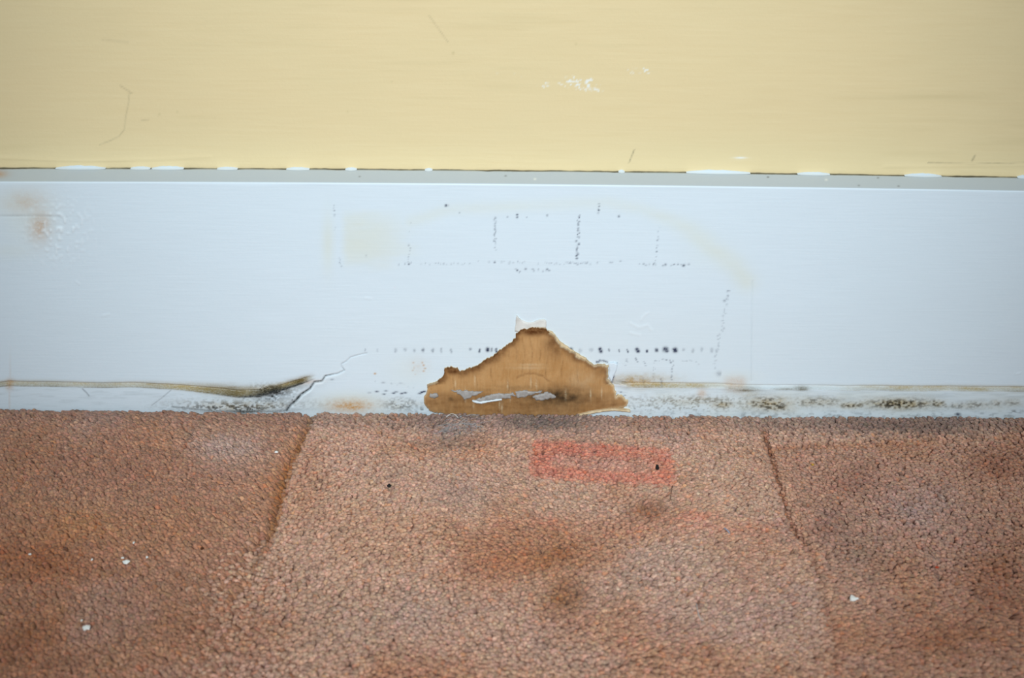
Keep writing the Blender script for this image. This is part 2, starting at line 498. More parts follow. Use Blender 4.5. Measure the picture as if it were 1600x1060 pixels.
# dirty lower strip right of the card
low = face * sstep(0, 5, uR) * inR
add(grey, 0.38 * low * sstep(.3, .75, nB)); add(yellow, 0.5 * low * nD)
add(olive, 0.6 * blob(PX, PY, 1080, 624, 95, 8) * sstep(.50, .68, nE)); add(olive, 0.5 * blob(PX, PY, 1060, 634, 110, 7) * sstep(.54, .7, nE)); add(tan, .35 * blob(PX, PY, 1090, 624, 90, 8) * nB * 1.4)
for cx, cy, rx, ry, s in ((1200, 628, 26, 7, .95), (1128, 630, 12, 4, .8), (1275, 626, 30, 6, .55), (1330, 631, 16, 3.5, .8), (1405, 629, 42, 6, 1.0),
                          (1462, 628, 10, 4, .9), (1525, 630, 16, 4, .4), (1555, 628, 8, 3.5, .45), (1580, 627, 12, 4, .4), (1210, 634, 20, 5, .8), (1500, 632, 50, 4, .35)):
    add(olive, s * blob(PX, PY, cx, cy, rx, ry) * sstep(.36, .60, nE)); add(tan, .75 * s * blob(PX, PY, cx, cy, rx * 1.5, ry * 1.6) * (.5 + nA))
    add(mould, s * blob(PX, PY, cx, cy, rx * 1.1, ry * 1.2) * sstep(.54, .70, nE))
r_ = random.Random(5)
for q in range(170):
    cx = r_.choice([r_.gauss(1400, 38), r_.gauss(1200, 24), r_.gauss(1290, 80), r_.gauss(1400, 30), r_.gauss(1090, 60)])
    cy = r_.gauss(639, 4) if 1320 < cx < 1450 else r_.gauss(632, 5)
    i0, i1 = np.searchsorted(PX[:, 100], [cx - 6, cx + 6])
    s_ = slice(i0, i1)
    v = r_.uniform(.4, 1) * blob(PX[s_], PY[s_], cx, cy, r_.uniform(.7, 1.9), r_.uniform(.6, 1.3))
    np.maximum(mould[s_], v, out=mould[s_])
add(ink, blob(PX, PY, 1495, 645, 3, 2)); add(mould, .6 * blob(PX, PY, 1586, 641, 12, 3) * sstep(.3, .5, nA))
add(mould, 0.35 * sstep(636, 648, PY) * face * sstep(.5, .7, nA) * (PX > 980))
# left strip streaks
add(grey, 0.3 * face * sstep(2, 6, uL) * inL * sstep(.45, .75, nB))
for pts, wd, st in (([(130, 606), (136, 612), (140, 617)], 1.0, .5), ([(268, 608), (254, 620), (238, 632)], .9, .35), ([(270, 634), (330, 638), (440, 640)], 1.4, .6)):
    d, _, _ = polydist(PX, PY, pts); add(mould, st * np.exp(-(d / wd) ** 2) * face)
# left-hand stain, ledge stain
add(rust, 0.5 * blob(PX, PY, 62, 354, 16, 25) * (.4 + nA)); add(rust, 0.32 * blob(PX, PY, 42, 316, 32, 18) * (.3 + nA)); add(yellow, .6 * blob(PX, PY, 30, 318, 50, 26)); add(yellow, .5 * blob(PX, PY, 45, 335, 45, 50))
add(yellow, .35 * blob(PX, PY, 20, 392, 40, 14)); add(chip_highlight, .55 * bl)
add(rust, 0.6 * blob(PX, PY, -2, 272, 14, 6)); add(chip_highlight, .2 * scar)
d, _, _ = polydist(PX, PY, [(0, 338), (50, 337), (104, 339)]); add(grey, .5 * np.exp(-(d / 1.0) ** 2) * face)
d, _, _ = polydist(PX, PY, [(1176, 440), (1175, 520), (1174, 596)]); add(grey, .35 * np.exp(-(d / .9) ** 2) * face * nD)
# faint yellow tide mark
TIDE = [(640, 347), (665, 340), (700, 328), (760, 325), (860, 321), (910, 318), (950, 317), (1000, 326), (1050, 346), (1085, 366), (1120, 395), (1148, 415), (1166, 440)]
d, _, f = polydist(PX, PY, TIDE)
add(yellow, (0.46 + .25 * sstep(.6, .8, f)) * np.exp(-(d / (10 + 8 * sstep(.55, .85, f))) ** 2) * (.6 + .6 * nD) * face)
lb = sstep(528, 546, PX + 8 * (nD - .5)) * (1 - sstep(570, 665, PX + 60 * (nD - .5))) * sstep(318, 362, PY + 26 * (nD - .5)) * (1 - sstep(388, 432, PY + 24 * (nD - .5)))
add(yellow, .85 * lb * (.7 + .5 * nD) * face); add(yellow, .7 * blob(PX, PY, 512, 380, 9, 42))
add(yellow, .25 * blob(PX, PY, 1110, 395, 40, 25)); add(yellow, .16 * blob(PX, PY, 880, 540, 300, 60) * face)
add(yellow, .3 * blob(PX, PY, 640, 580, 40, 30)); add(yellow, .35 * blob(PX, PY, 1150, 590, 40, 14))
# face goes greyer towards its foot
add(grey, .30 * face * sstep(600, 645, PY) * (.3 + .8 * nB))
# dust on the ledge; its blue-grey also cancels light bounced off the wall
isl = np.zeros((nx, nr)); isl[:, nfz + 5:] = 1
add(dust, isl)
for cx, cy, s in ((1200, 277, .8), (1291, 281, -1), (1372, 278, .6), (1404, 291, .6), (836, 280, -1), (790, 275, .6), (1342, 290, .5), (562, 276, .5)):
    if s > 0: add(mould, s * blob(PX, PY, cx, cy, 1.8, 1.2) * isl)
    else: add(chip_highlight, -s * blob(PX, PY, cx, cy, 2.2, 1.6) * isl)

# transferred print: dots and dashes
DOTS = []
for x, s, r in ((571, .35, 2), (590, .25, 2), (618.7, .3, 3), (633, .28, 3), (647, .3, 3.2), (661, .5, 3), (676, .42, 3), (689, .35, 2.6), (705, .4, 2.6), (735, .4, 2.6),
                (749, .8, 2.4), (762.5, 1, 3.4), (768, .6, 2.4), (775, .9, 3), (893, 1, 3.6), (907, .25, 3.5), (924, .25, 4), (937.5, 1, 3.2), (951.5, .85, 1.9), (967, .7, 1.8), (980.6, .9, 2),
                (996, 1, 3.4), (1010.5, .95, 2.2), (1025, .95, 3), (1040, 1, 4), (1053.5, 1, 4.2), (1068, .3, 3), (1082, .3, 3.4), (1097, .3, 3), (1112, .3, 4), (1119, .3, 3)):
    for q in range(3):
        DOTS.append((x + random.uniform(-.4, .4) * r, 547.8 + random.uniform(-2.2, 2.2), r * (.6 + .25 * (s > .9)), r * random.uniform(.55, 1.0), s))
for x, y, s in ((589, 612, .8), (600, 616, .6), (603, 611, .5), (615, 614.5, .9), (619, 612.5, .7), (628, 615, .9), (633, 614, .9), (577, 614, .35), (659, 613, 1), (663, 612, 1), (656, 615, .9), (599, 598, .4), (519, 593, .5), (626, 599, .25)):
    DOTS.append((x, y, 3.0, 1.3, s))


def dotted(x0, y0, x1, y1, step, s, r=1.0, jit=1.0, keep=.75, seed=0):
    rr = random.Random(seed); L = math.hypot(x1 - x0, y1 - y0); n = max(1, int(L / step))
    for i in range(n + 1):
        if rr.random() > keep: continue
        t = i / max(1, n)
        DOTS.append((x0 + (x1 - x0) * t + rr.gauss(0, jit), y0 + (y1 - y0) * t + rr.gauss(0, jit), r * rr.uniform(.7, 1.6), r * rr.uniform(.6, 1.3), s * rr.uniform(.45, 1)))


dotted(521, 323, 522, 338, 2.6, .6, 1.1, .8, .9, 1); dotted(522, 345, 524, 376, 5, .3, 1, .8, .7, 2); dotted(531, 404, 532, 416, 2.8, .4, 1.2, .8, .9, 3)
dotted(641, 348, 638, 412, 3.6, .45, 1.1, 1.2, .75, 4); dotted(774, 342, 773, 378, 1.7, .85, 1.1, .7, .95, 5); dotted(774, 380, 775, 398, 3, .6, 1.0, 1, .8, 6)
dotted(905, 336, 901, 402, 2.3, .95, 1.25, 1.1, .9, 7); dotted(1030, 357, 1024, 411, 3.2, .6, 1.1, 1.3, .7, 8); dotted(936, 319, 935, 333, 3.4, .9, 1.3, .4, .9, 9)
dotted(625, 413, 800, 411, 4.5, .4, 1.2, 1.6, .6, 10); dotted(800, 411, 975, 411, 4.0, .4, 1.2, 1.5, .7, 11); dotted(1000, 414, 1075, 413, 5, .6, 1.4, 1, .6, 12)
dotted(807, 423, 860, 422, 4, .6, 1.4, 1.6, .75, 13); dotted(886, 411, 918, 411, 1.6, .5, 1.1, .5, .9, 14)
dotted(1139, 452, 1131, 492, 3, .45, 1.2, 1, .8, 15); dotted(1131, 494, 1118, 562, 2.6, .4, 1.2, 1.4, .8, 16)
dotted(932, 567, 938, 563.5, 1.5, 1, 1.6, .4, 1, 17); dotted(938, 563.5, 950, 566, 1.8, .9, 1.4, .5, 1, 18)
dotted(964, 568, 957, 594, 1.5, .8, 1.0, .4, .95, 19); dotted(958, 589, 956, 598, 1.2, 1, 1.9, .5, 1, 20)
dotted(1024, 565, 1036, 562, 2.2, .6, 1.1, .7, .9, 21); dotted(1036, 562, 1052, 566, 2.2, .7, 1.2, 1, .9, 22); dotted(1052, 566, 1049, 594, 2.2, .7, 1.1, .8, .9, 23)
dotted(979, 562, 978, 574, 3, .45, 1.1, 1, .8, 24); dotted(992, 561, 996, 565, 1.6, .8, 1.2, .7, 1, 25); dotted(1006, 565, 1008, 573, 2.4, .45, 1.1, .8, .9, 26); dotted(1023, 570, 1021, 600, 3.4, .3, 1.1, 1, .8, 27)
dotted(1065, 563, 1092, 566, 3.4, .35, 1.1, 1.4, .8, 28); dotted(1005, 590, 1006, 600, 2, .4, 1.1, .5, 1, 29); dotted(1033, 592, 1034, 602, 2, .5, 1.1, .5, 1, 30)
dotted(1118, 562, 1117, 574, 3, .35, 1.4, 1.5, .9, 31); dotted(957, 570, 950, 568, 2, .5, 1, .5, 1, 32)
dotted(590, 600, 640, 605, 6, .25, 1.1, 3, .8, 33); dotted(960, 612, 976, 618, 2, .7, 1.1, 2, .9, 34); dotted(985, 622, 1000, 620, 3, .4, 1, 2, .8, 35)
for x, y, r, s in ((697, 321.5, 2.2, 1), (701, 321.5, 1.2, .6), (808, 336, 1.8, .9), (808, 340, 1.8, .8), (793, 339, 1.4, .6), (823, 340, 1.2, .4), (855, 337, 1.6, .6), (967, 338.5, 1.8, .85), (718, 333, 1.3, .45),
                   (808, 423, 1.6, .9), (855, 421, 1.8, .9), (1068, 415, 2.4, .8), (773, 410, 1.7, .8), (639, 413, 1.8, .8), (1132, 470, 2.5, .4), (1137, 455, 1.6, .5), (1345, 597, 1.8, .75), (1339, 588, 2, .35), (1124, 584, 5, .3), (1514, 594, 1, .4), (572, 400, 1.5, .3)):
    DOTS.append((x, y, r, r * .8, s))
mid = PX[:, 150]
for x, y, ra, rb, s in DOTS:
    i0, i1 = np.searchsorted(mid, [x - 16, x + 16]); s_ = slice(i0, i1)
    v = s * 1.1 * blob(PX[s_], PY[s_], x, y, ra, rb, 2.4) * face[s_] * (0.7 + 0.5 * nC[s_])
    np.maximum(ink[s_], np.clip(v, 0, 1), out=ink[s_])
# rusty letter-like flecks and one red dot
for x, y, ra, rb, s in ((646, 567, 2, 1.4, .5), (647, 575, 1.4, 3, .35), (645, 579, 1.8, 1.2, .55), (660, 567, 1.5, 2, .6), (662, 571, 1.8, 1.6, .75), (664, 576, 2.2, 1.3, .65), (662, 580, 2, 1.2, .75), (649, 585, 1.5, 1.5, .25), (586, 584, 1.8, 1.4, .95)):
    add(rust, s * blob(PX, PY, x, y, ra, rb)); 
add(rust, .25 * blob(PX, PY, 655, 572, 14, 12) * nA)
for a in (tan, mould, ink, rust, olive, yellow, grey, chip_highlight, dust):
    a *= (np.abs(P[..., 0]) < XF + .002)
dust[:] = np.maximum(dust, isl)
idx = np.arange(nx * nr).reshape(nx, nr)
Q = np.stack([idx[:-1, :-1], idx[1:, :-1], idx[1:, 1:], idx[:-1, 1:]], -1).reshape(-1, 4)
me = np_mesh('baseboard_back', P.reshape(-1, 3), Q)
set_attr(me, 'stain', np.stack([tan, mould, ink], -1).reshape(-1, 3))
set_attr(me, 'stain_warm', np.stack([rust, olive, yellow], -1).reshape(-1, 3))
set_attr(me, 'grime_tone', np.stack([grey, chip_highlight, dust], -1).reshape(-1, 3))
board = link('baseboard_back', me, M_BOARD); tag(board, kind='structure')


# ------------------------------------------------------------------ torn sheets: outline -> thin solid with ragged edge
def ragged(pts, step=2.2, amp=1.0, seed=0):
    out = []; n = len(pts); s = 0.0
    for i in range(n):
        ax, ay = pts[i]; bx, by = pts[(i + 1) % n]
        L = math.hypot(bx - ax, by - ay); k = max(1, int(L / step))
        for j in range(k):
            t = j / k; s += L / k
            o = amp * 2 * (float(fbm(np.array(s / 7.0), np.array(seed * 3.1), seed, 3)) - 0.5)
            o2 = amp * 2 * (float(fbm(np.array(s / 7.0 + 50), np.array(seed * 3.1), seed + 5, 3)) - 0.5)
            o += amp * 1.1 * (float(vnoise(np.array(s / 2.4), np.array(seed * 1.7), seed + 9)) - 0.5)
            o2 += amp * 1.5 * (float(vnoise(np.array(s / 2.1 + 30), np.array(seed * 1.7), seed + 11)) - 0.5)
            out.append((ax + (bx - ax) * t + o, ay + (by - ay) * t + o2))
    return out


def sheet(name, pts, mat, parent, y_back, y_fun, step=2.2, amp=1.0, seed=0, grid=2.0, masks=None):
    """pts in picture px on the board face; a thin solid: front surface y_fun(px,py,edge distance), rim back to y_back"""
    out = ragged(pts, step, amp, seed)
    nb = len(out)
    xs_ = [p[0] for p in out]; ys_ = [p[1] for p in out]
    pos = list(out)
    A = np.array(out + [out[0]])
    gx, gy = np.meshgrid(np.arange(min(xs_), max(xs_), grid), np.arange(min(ys_), max(ys_), grid), indexing='ij')
    rr = np.random.RandomState(seed)
    gx = gx + rr.uniform(-.3, .3, gx.shape) * grid; gy = gy + rr.uniform(-.3, .3, gy.shape) * grid
    ins = np.zeros(gx.shape, bool)
    for i in range(nb):
        (x0, y0), (x1, y1) = A[i], A[i + 1]
        c = ((y0 > gy) != (y1 > gy))
        with np.errstate(divide='ignore', invalid='ignore'):
            ins ^= c & (gx < (x1 - x0) * (gy - y0) / (y1 - y0 + 1e-12) + x0)
    dd, _, _ = polydist(gx, gy, A)
    ok = ins & (dd > grid * .6)
    pos += list(zip(gx[ok].tolist(), gy[ok].tolist()))
    res = delaunay_2d_cdt([Vector(p) for p in pos], [(i, (i + 1) % nb) for i in range(nb)], [], 1, 1e-4)
    vv = np.array([(v.x, v.y) for v in res[0]]); tris = [list(f) for f in res[2]]
    ed, _, _ = polydist(vv[:, 0], vv[:, 1], A)
    yf = y_fun(vv[:, 0], vv[:, 1], ed)
    V = [on_face(p[0], p[1], -0.0008) for p in vv]
    V = np.array(V); V[:, 1] = yf
    from collections import Counter
    cnt = Counter(); orient = {}
    for f in tris:
        for a, b in zip(f, f[1:] + f[:1]):
            cnt[tuple(sorted((a, b)))] += 1; orient[tuple(sorted((a, b)))] = (a, b)
    rim = [orient[e] for e, c in cnt.items() if c == 1]
    bidx = {}
    VB = []
    for a, b in rim:
        for q in (a, b):
            if q not in bidx:
                bidx[q] = len(V) + len(VB); VB.append((V[q][0], y_back, V[q][2]))
    faces = [f[::-1] for f in tris] + [[a, b, bidx[b], bidx[a]] for a, b in rim]
    # closed back
    loops = list(bidx.values())
    me = bpy.data.meshes.new(name)
    me.from_pydata([tuple(v) for v in V] + VB, [], faces)
    bm = bmesh.new(); bm.from_mesh(me)
    bmesh.ops.recalc_face_normals(bm, faces=bm.faces); bm.to_mesh(me); bm.free()
    me.update()
    me.polygons.foreach_set('use_smooth', [len(p.vertices) == 3 for p in me.polygons])
    if masks:
        m = masks(vv[:, 0], vv[:, 1], ed)
        back = np.zeros((len(VB), 3)); back[:, 2] = .8
        set_attr(me, 'damp', np.vstack([m, back]))
    return link(name, me, mat, parent)


root = bpy.data.objects.new('cardboard_scrap', None); COL.objects.link(root)
root.empty_display_size = 0.02
tag(root, 'torn scrap of damp brown cardboard stuck to the foot of the white skirting board', 'cardboard')
CARD = [(805.6, 527.6), (798, 536), (785, 543), (772.5, 555), (761, 560.6), (746.6, 570.7), (735, 575), (719, 579.5), (714, 575), (705, 574), (695, 576.4), (693.4, 586.5), (683, 596.6),
        (667.6, 602.3), (666.7, 611), (662.7, 621), (664, 634), (674, 642), (695, 648), (744, 651), (820, 652), (895, 651), (928, 644), (956.5, 638), (972, 635.5), (979.5, 633), (981, 624), (971, 616.7),
        (963.7, 618), (959.4, 603.8), (949.3, 592.3), (950.8, 570.7), (940.7, 569.3), (927.8, 570.7), (914.8, 562), (902, 555), (887.5, 544.8), (877.5, 539), (864.5, 521.8), (854.5, 517.5), (853, 512.5), (841.5, 511), (827, 513), (810, 517.5), (805.6, 522)]


def card_y(x, y, e):
    t = 0.0019 + 0.00028 * np.cos((x - 700) / 11.8 * 2 * math.pi + 0.4 * np.sin(y / 30)) * sstep(2, 9, e)
    t = t + 0.0007 * (fbm(x / 26, y / 20, 70) - .5) + 0.00035 * (fbm(x / 4, y / 9, 71) - .5)
    t = t + 0.0012 * blob(x, y, 960, 630, 30, 10) + 0.0007 * blob(x, y, 704, 577, 12, 5) + 0.0010 * blob(x, y, 846, 513, 14, 5)
    # arc crease in the middle
    d, _, _ = polydist(x, y, [(808, 590), (820, 584), (834, 583), (848, 587), (858, 596)])
    t = t - 0.0003 * np.exp(-(d / 1.6) ** 2)
    d, _, _ = polydist(x, y, [(850, 520), (850, 560), (851, 600)]); t = t - 0.0002 * np.exp(-(d / 1.3) ** 2)
    return -(t * (0.85 + 0.15 * sstep(0, 2, e)))


def card_m(x, y, e):
    upper = (y < 600)
    n = fbm(x / 14, y / 10, 77); n2 = fbm(x / 30, y / 5, 78)
    topband = sstep(0, 1, 1) * np.exp(-(e / (5 + 5 * n)) ** 2) * upper * sstep(620, 580, y) if False else np.exp(-(e / (4 + 7 * n)) ** 2) * upper
    dark = 0.8 * topband
    dark = np.maximum(dark, .95 * blob(x, y, 834, 518, 30, 6) * (.5 + n))
    dark = np.maximum(dark, .75 * blob(x, y, 868, 538, 16, 18) * (.5 + n))
    dark = np.maximum(dark, .95 * blob(x, y, 708, 579, 17, 6)); dark = np.maximum(dark, .5 * blob(x, y, 940, 578, 14, 9))
    dark = np.maximum(dark, .50 * sstep(604, 622, y) * (.5 + .8 * n2)); dark = np.maximum(dark, .9 * np.exp(-(e / 2.6) ** 2) * (x < 870) * (y < 606))
    dark = np.maximum(dark, .5 * blob(x, y, 905, 606, 40, 8) * n2 * 1.3)
    d, _, _ = polydist(x, y, [(808, 590), (820, 584), (834, 583), (848, 587), (858, 596)]); dark = np.maximum(dark, .35 * np.exp(-(d / 1.4) ** 2))
    line = np.exp(-((((x - 702 + 2 * np.sin(y / 9)) % 12.2) - 6) / .9) ** 2) * sstep(.4, .7, vnoise(x / 12, y / 24, 80)); dark = np.maximum(dark, .3 * line)
    sm = 1.0 * blob(x, y, 868, 619, 44, 14) * (.6 + n * .8); sm = np.maximum(sm, .6 * blob(x, y, 800, 606, 70, 5) * n2); sm = np.maximum(sm, .6 * blob(x, y, 705, 623, 4, 3))
    sm = np.maximum(sm, .5 * blob(x, y, 780, 622, 60, 8) * n)
    pale = .8 * np.exp(-(e / 1.8) ** 2) * ((x > 858) & (y < 600)) * (.4 + .8 * n); pale = np.maximum(pale, .75 * np.exp(-(e / 2.4) ** 2) * (x > 940))
    pale = np.maximum(pale, .45 * np.exp(-(e / 1.5) ** 2) * (x < 800) * (y > 596))
    for k in range(14):
        r = random.Random(k + 90); xc = r.uniform(690, 945); yc = r.uniform(590, 640)
        pale = np.maximum(pale, .55 * np.exp(-((x - xc) / .9) ** 2 - ((y - yc) / 7) ** 2))
    pale = np.maximum(pale, .4 * blob(x, y, 915, 592, 26, 14) * n)
    pale = np.maximum(pale, .3 * blob(x, y, 825, 574, 26, 2) + .3 * blob(x, y, 830, 569, 20, 1.5))
    return np.clip(np.stack([dark, sm, pale], -1), 0, 1)


p0 = on_face(820, 640, -0.001); root.location = p0


def reparent(o):
    o.parent = root; o.matrix_parent_inverse = Matrix.Translation(-Vector(p0))
    return o


reparent(sheet('cardboard_sheet', CARD, M_CARD, None, 0.0008, card_y, 1.6, 1.9, 3, 1.9, card_m))
SHRED = [(804.5, 519), (805.5, 506), (807, 493), (810, 496), (814, 500), (820, 503), (827, 505), (834, 503), (842, 500.5), (850, 499.5), (853, 501), (854, 508), (853, 513), (841, 513), (827, 515), (812, 520)]
o = reparent(sheet('paper_shred', SHRED, M_SHRED, None, 0.0006, lambda x, y, e: -(0.0004 + 0.0009 * sstep(506, 494, y) * (0 if False else 1) * np.abs(np.sin(x / 9)) + .0003 * fbm(x / 6, y / 6, 4)), 2.0, .7, 9, 2.2))
tag(o, 'translucent white paper shred at the tip')
UNDER = [(856, 516), (864, 520), (876, 535), (888, 543), (903, 553), (917, 561), (914, 564), (900, 557), (884, 546), (874, 540), (862, 524)]
o = reparent(sheet('paper_fringe', UNDER, M_FRINGE, None, 0.0006, lambda x, y, e: -(0.0009 + .0004 * fbm(x / 6, y / 6, 5)), 1.8, .9, 11, 2.0)); tag(o, 'pale torn paper edge')
res = [[(705, 609.5), (716, 608.5), (726, 608), (738, 610), (755, 610), (749, 613), (744, 616), (737, 617), (733, 620), (726, 622), (722, 618), (717, 616), (714, 612)],
       [(744, 624), (752, 620), (761, 617), (772, 614), (780, 612.5), (792, 613.5), (802, 612), (806, 617), (798, 618), (800, 621), (786, 621), (776, 624), (764, 623), (752, 626)],
       [(806, 611), (818, 609), (831, 610), (847, 609.5), (846, 613), (836, 614), (826, 616), (816, 620), (808, 619)],
       [(832, 618), (843, 615), (851, 611), (862, 613), (869, 617), (868, 621), (858, 621), (850, 624), (838, 623)],
       [(671, 614), (680, 613), (686, 617), (680, 620.5), (672, 618.5)]]
for i, r in enumerate(res):
    o = reparent(sheet('paint_residue', r, M_GREYP, None, -0.0012, lambda x, y, e: -(0.00245 + .0006 * fbm(x / 8, y / 4, 8 + i) + .0002 * sstep(0, 3, e)), 1.6, 1.7, 20 + i, 1.8))
    tag(o, 'grey paint residue on the cardboard')
EDGE = [(738, 624), (752, 625.5), (770, 622.5), (784, 621), (784, 622.8), (770, 624.8), (752, 628.5), (745, 628), (740, 626)]  # white strip added as a highlight along the residue's torn edge
o = reparent(sheet('torn_edge_highlight', EDGE, M_WHITE, None, -0.0012, lambda x, y, e: -(0.0034 + 0 * x), 1.8, .5, 31, 1.6)); tag(o, 'white strip as painted highlight on the torn edge')
CURL = [(902, 645.5), (926, 640), (942, 637), (960, 635.5), (984, 638), (985, 640.5), (962, 638.2), (944, 640), (928, 643), (905, 648)]
o = reparent(sheet('curled_edge', CURL, M_FRINGE, None, -0.0006, lambda x, y, e: -(0.0034 + .0012 * sstep(900, 985, x)), 2.0, .4, 33, 1.6)); tag(o, 'pale curled paper edge')
FLK = [(951, 568), (958, 566.5), (965, 569), (962.5, 580), (958, 590), (955, 597), (950.5, 590), (951.5, 580)]
o = sheet('paint_flake', FLK, M_BOARD, board, 0.0006, lambda x, y, e: -(0.0005 + 0.0008 * sstep(950, 964, x) + .0003 * fbm(x / 4, y / 4, 3)), 2.0, .6, 37, 2.0)

# white paint slivers along the top of the skirting, and lifted flakes by the crack
for i, (x0, x1, yc, up) in enumerate(((88, 166, 263, 3.2), (238, 288, 262.6, 2.4), (205, 236, 263.6, 1.4), (448, 484, 263.6, 1.0), (540, 558, 265, 1.3), (1072, 1172, 268, 3.6), (1245, 1296, 272, 1.8), (1412, 1470, 275.2, 2.6), (1588, 1606, 278.6, 2.4), (340, 372, 263.8, .8), (664, 676, 265.2, .9), (966, 976, 267, 1.0))):
    n = 14; bm = bmesh.new(); rows = []
    for k in range(n + 1):
        t = k / n; x = x0 + (x1 - x0) * t
        prof = (math.sin(math.pi * t) ** .8) if 0 < t < 1 else 0.02
        u = .55 * up * prof * (.6 + .8 * random.random())
        w_ = on_face(x, yc, YW)
        xw = w_[0]; zt_ = float(ztop(np.array(xw)))
        rows.append([bm.verts.new((xw, YW - 0.0036 * (.6 + .4 * prof), zt_ + 0.00008)), bm.verts.new((xw, YW - 0.0022, zt_ + 0.0002 + .0002 * prof)),
                     bm.verts.new((xw, YW - 0.0013, zt_ + 0.0002 + .0005 * prof)), bm.verts.new((xw, YW - 0.0009, zt_ + 0.0003 + .0006 * prof + u * .00045)), bm.verts.new((xw, YW + 0.0006, zt_ + 0.0004 + .0006 * prof + u * .00045))])
    for a, b in zip(rows, rows[1:]):
        for q in range(4): bm.faces.new((a[q], b[q], b[q + 1], a[q + 1]))
    me = bpy.data.meshes.new('paint_sliver'); bm.to_mesh(me); bm.free()
    me.polygons.foreach_set('use_smooth', [True] * len(me.polygons))
    link('paint_sliver', me, M_BOARD, board)

# ------------------------------------------------------------------ the carpet
floor_me = bpy.data.meshes.new('floor')
bm = bmesh.new()
nxx, nyy = 60, 40
vs = [[bm.verts.new((-1.3 + 2.6 * i / nxx, 0.02 - 1.5 * j / nyy, -0.0085)) for j in range(nyy + 1)] for i in range(nxx + 1)]
for i in range(nxx):
    for j in range(nyy):
        bm.faces.new((vs[i][j], vs[i][j + 1], vs[i + 1][j + 1], vs[i + 1][j]))
bm.to_mesh(floor_me); bm.free()
floor = link('floor', floor_me, M_BACK); tag(floor, kind='structure')

SP = 0.0021
gx, gy = np.meshgrid(np.arange(-0.42, 0.42, SP), np.arange(-0.33, -0.0012, SP * 0.88), indexing='ij')
rs = np.random.RandomState(11)
gx = gx + (np.arange(gx.shape[1]) % 2)[None, :] * SP * .5
TX = (gx + rs.uniform(-.38, .38, gx.shape) * SP).ravel(); TY = np.minimum((gy + rs.uniform(-.38, .38, gy.shape) * SP).ravel(), -0.0014)
# coarser yarn beyond the fine field, at both sides
ox, oy = np.meshgrid(np.concatenate([np.arange(-0.62, -0.42, .004), np.arange(0.42, 0.62, .004)]), np.arange(-0.33, -0.002, .0036), indexing='ij')
ox = (ox + rs.uniform(-.4, .4, ox.shape) * .004).ravel(); oy = np.minimum((oy + rs.uniform(-.4, .4, oy.shape) * .0036).ravel(), -0.0025)
nFine = len(TX); TX = np.concatenate([TX, ox]); TY = np.concatenate([TY, oy])
nT = len(TX)
px, py = project(np.stack([TX, TY, np.zeros(nT)], -1))
n1 = fbm(TX * 22, TY * 22, 50, 3); n2 = fbm(TX * 60, TY * 60, 51, 3); n3 = fbm(TX * 9, TY * 9, 52, 2); n4 = fbm(TX * 130, TY * 130, 53, 2)
SEAML = [(490, 640), (482, 662), (470, 690), (455, 720), (446, 745), (437, 780), (432, 805), (424, 828), (408, 856), (396, 885), (385, 930)]
SEAMR = [(1196, 668), (1206, 700), (1216, 730), (1228, 780), (1240, 815), (1262, 850), (1275, 905), (1290, 975), (1300, 1040)]
SEAMT = [(1206, 700), (1222, 694), (1260, 690), (1330, 689), (1420, 687), (1520, 684), (1600, 681)]
dL, _, fL = polydist(px, py, SEAML); dR, _, fR = polydist(px, py, SEAMR); dT, _, fT = polydist(px, py, SEAMT)
side_x = px - np.interp(py, [q[1] for q in SEAML], [q[0] for q in SEAML])
leftside = (side_x + rs.normal(0, 1, nT) * 70 * sstep(810, 930, py)) < 0
rightside = (px > np.interp(py, [q[1] for q in SEAMR], [q[0] for q in SEAMR])) & (py > 690)
groove = np.exp(-(dL / 7.5) ** 2) * (1 - .75 * sstep(.6, 1, fL)) * (.8 + .4 * n2)
grooveR = np.exp(-(dR / 5.5) ** 2) * (1.15 - .9 * sstep(.35, 1, fR))
grooveT = np.exp(-(dT / 4.5) ** 2) * (.65 - .4 * sstep(.5, 1, fT))
H = 0.0080 + 0.0032 * (n1 - .5) * sstep(-.004, -.03, TY) + 0.0030 * (n3 - .5) * sstep(-.004, -.05, TY) + 0.0022 * (n2 - .5) + 0.0010 * (n4 - .5) + rs.normal(0, .00024, nT)
pit = rs.uniform(size=nT) < .11
H -= pit * rs.uniform(.0006, .0020, nT)
H -= 0.0040 * groove + 0.0032 * grooveR + 0.0032 * grooveT
H -= 0.0009 * leftside + 0.0006 * rightside
H += 0.0019 * np.clip(TX / .37, -1.2, 1.2) ** 2
H += 0.0012 * sstep(-.02, -.002, TY) * (vnoise(TX * 160, TX * 0, 58))
# lean of the pile
lean_a = np.where(leftside, 2.6 + 1.0 * (n3 - .5), -1.5 + 3.4 * (n3 - .5))
lean_m = np.where(leftside, .30 + .5 * n1, .26 + .35 * n1)
lean_m = np.where(rightside, .30 + .4 * n1, lean_m)
LX = np.cos(lean_a) * lean_m + rs.normal(0, .16, nT); LY = np.sin(lean_a) * lean_m + rs.normal(0, .16, nT)
near = sstep(-.012, -.002, TY)
LY = LY * (1 - near) - near * .25

# tint per tuft
base = np.tile(np.array(srgb(190, 160, 137)), (nT, 1))


def tint(mask, c):
    global base
    m = np.clip(mask, 0, 1)[:, None]
    base = base * (1 - m) + np.array(srgb(*c))[None] * m


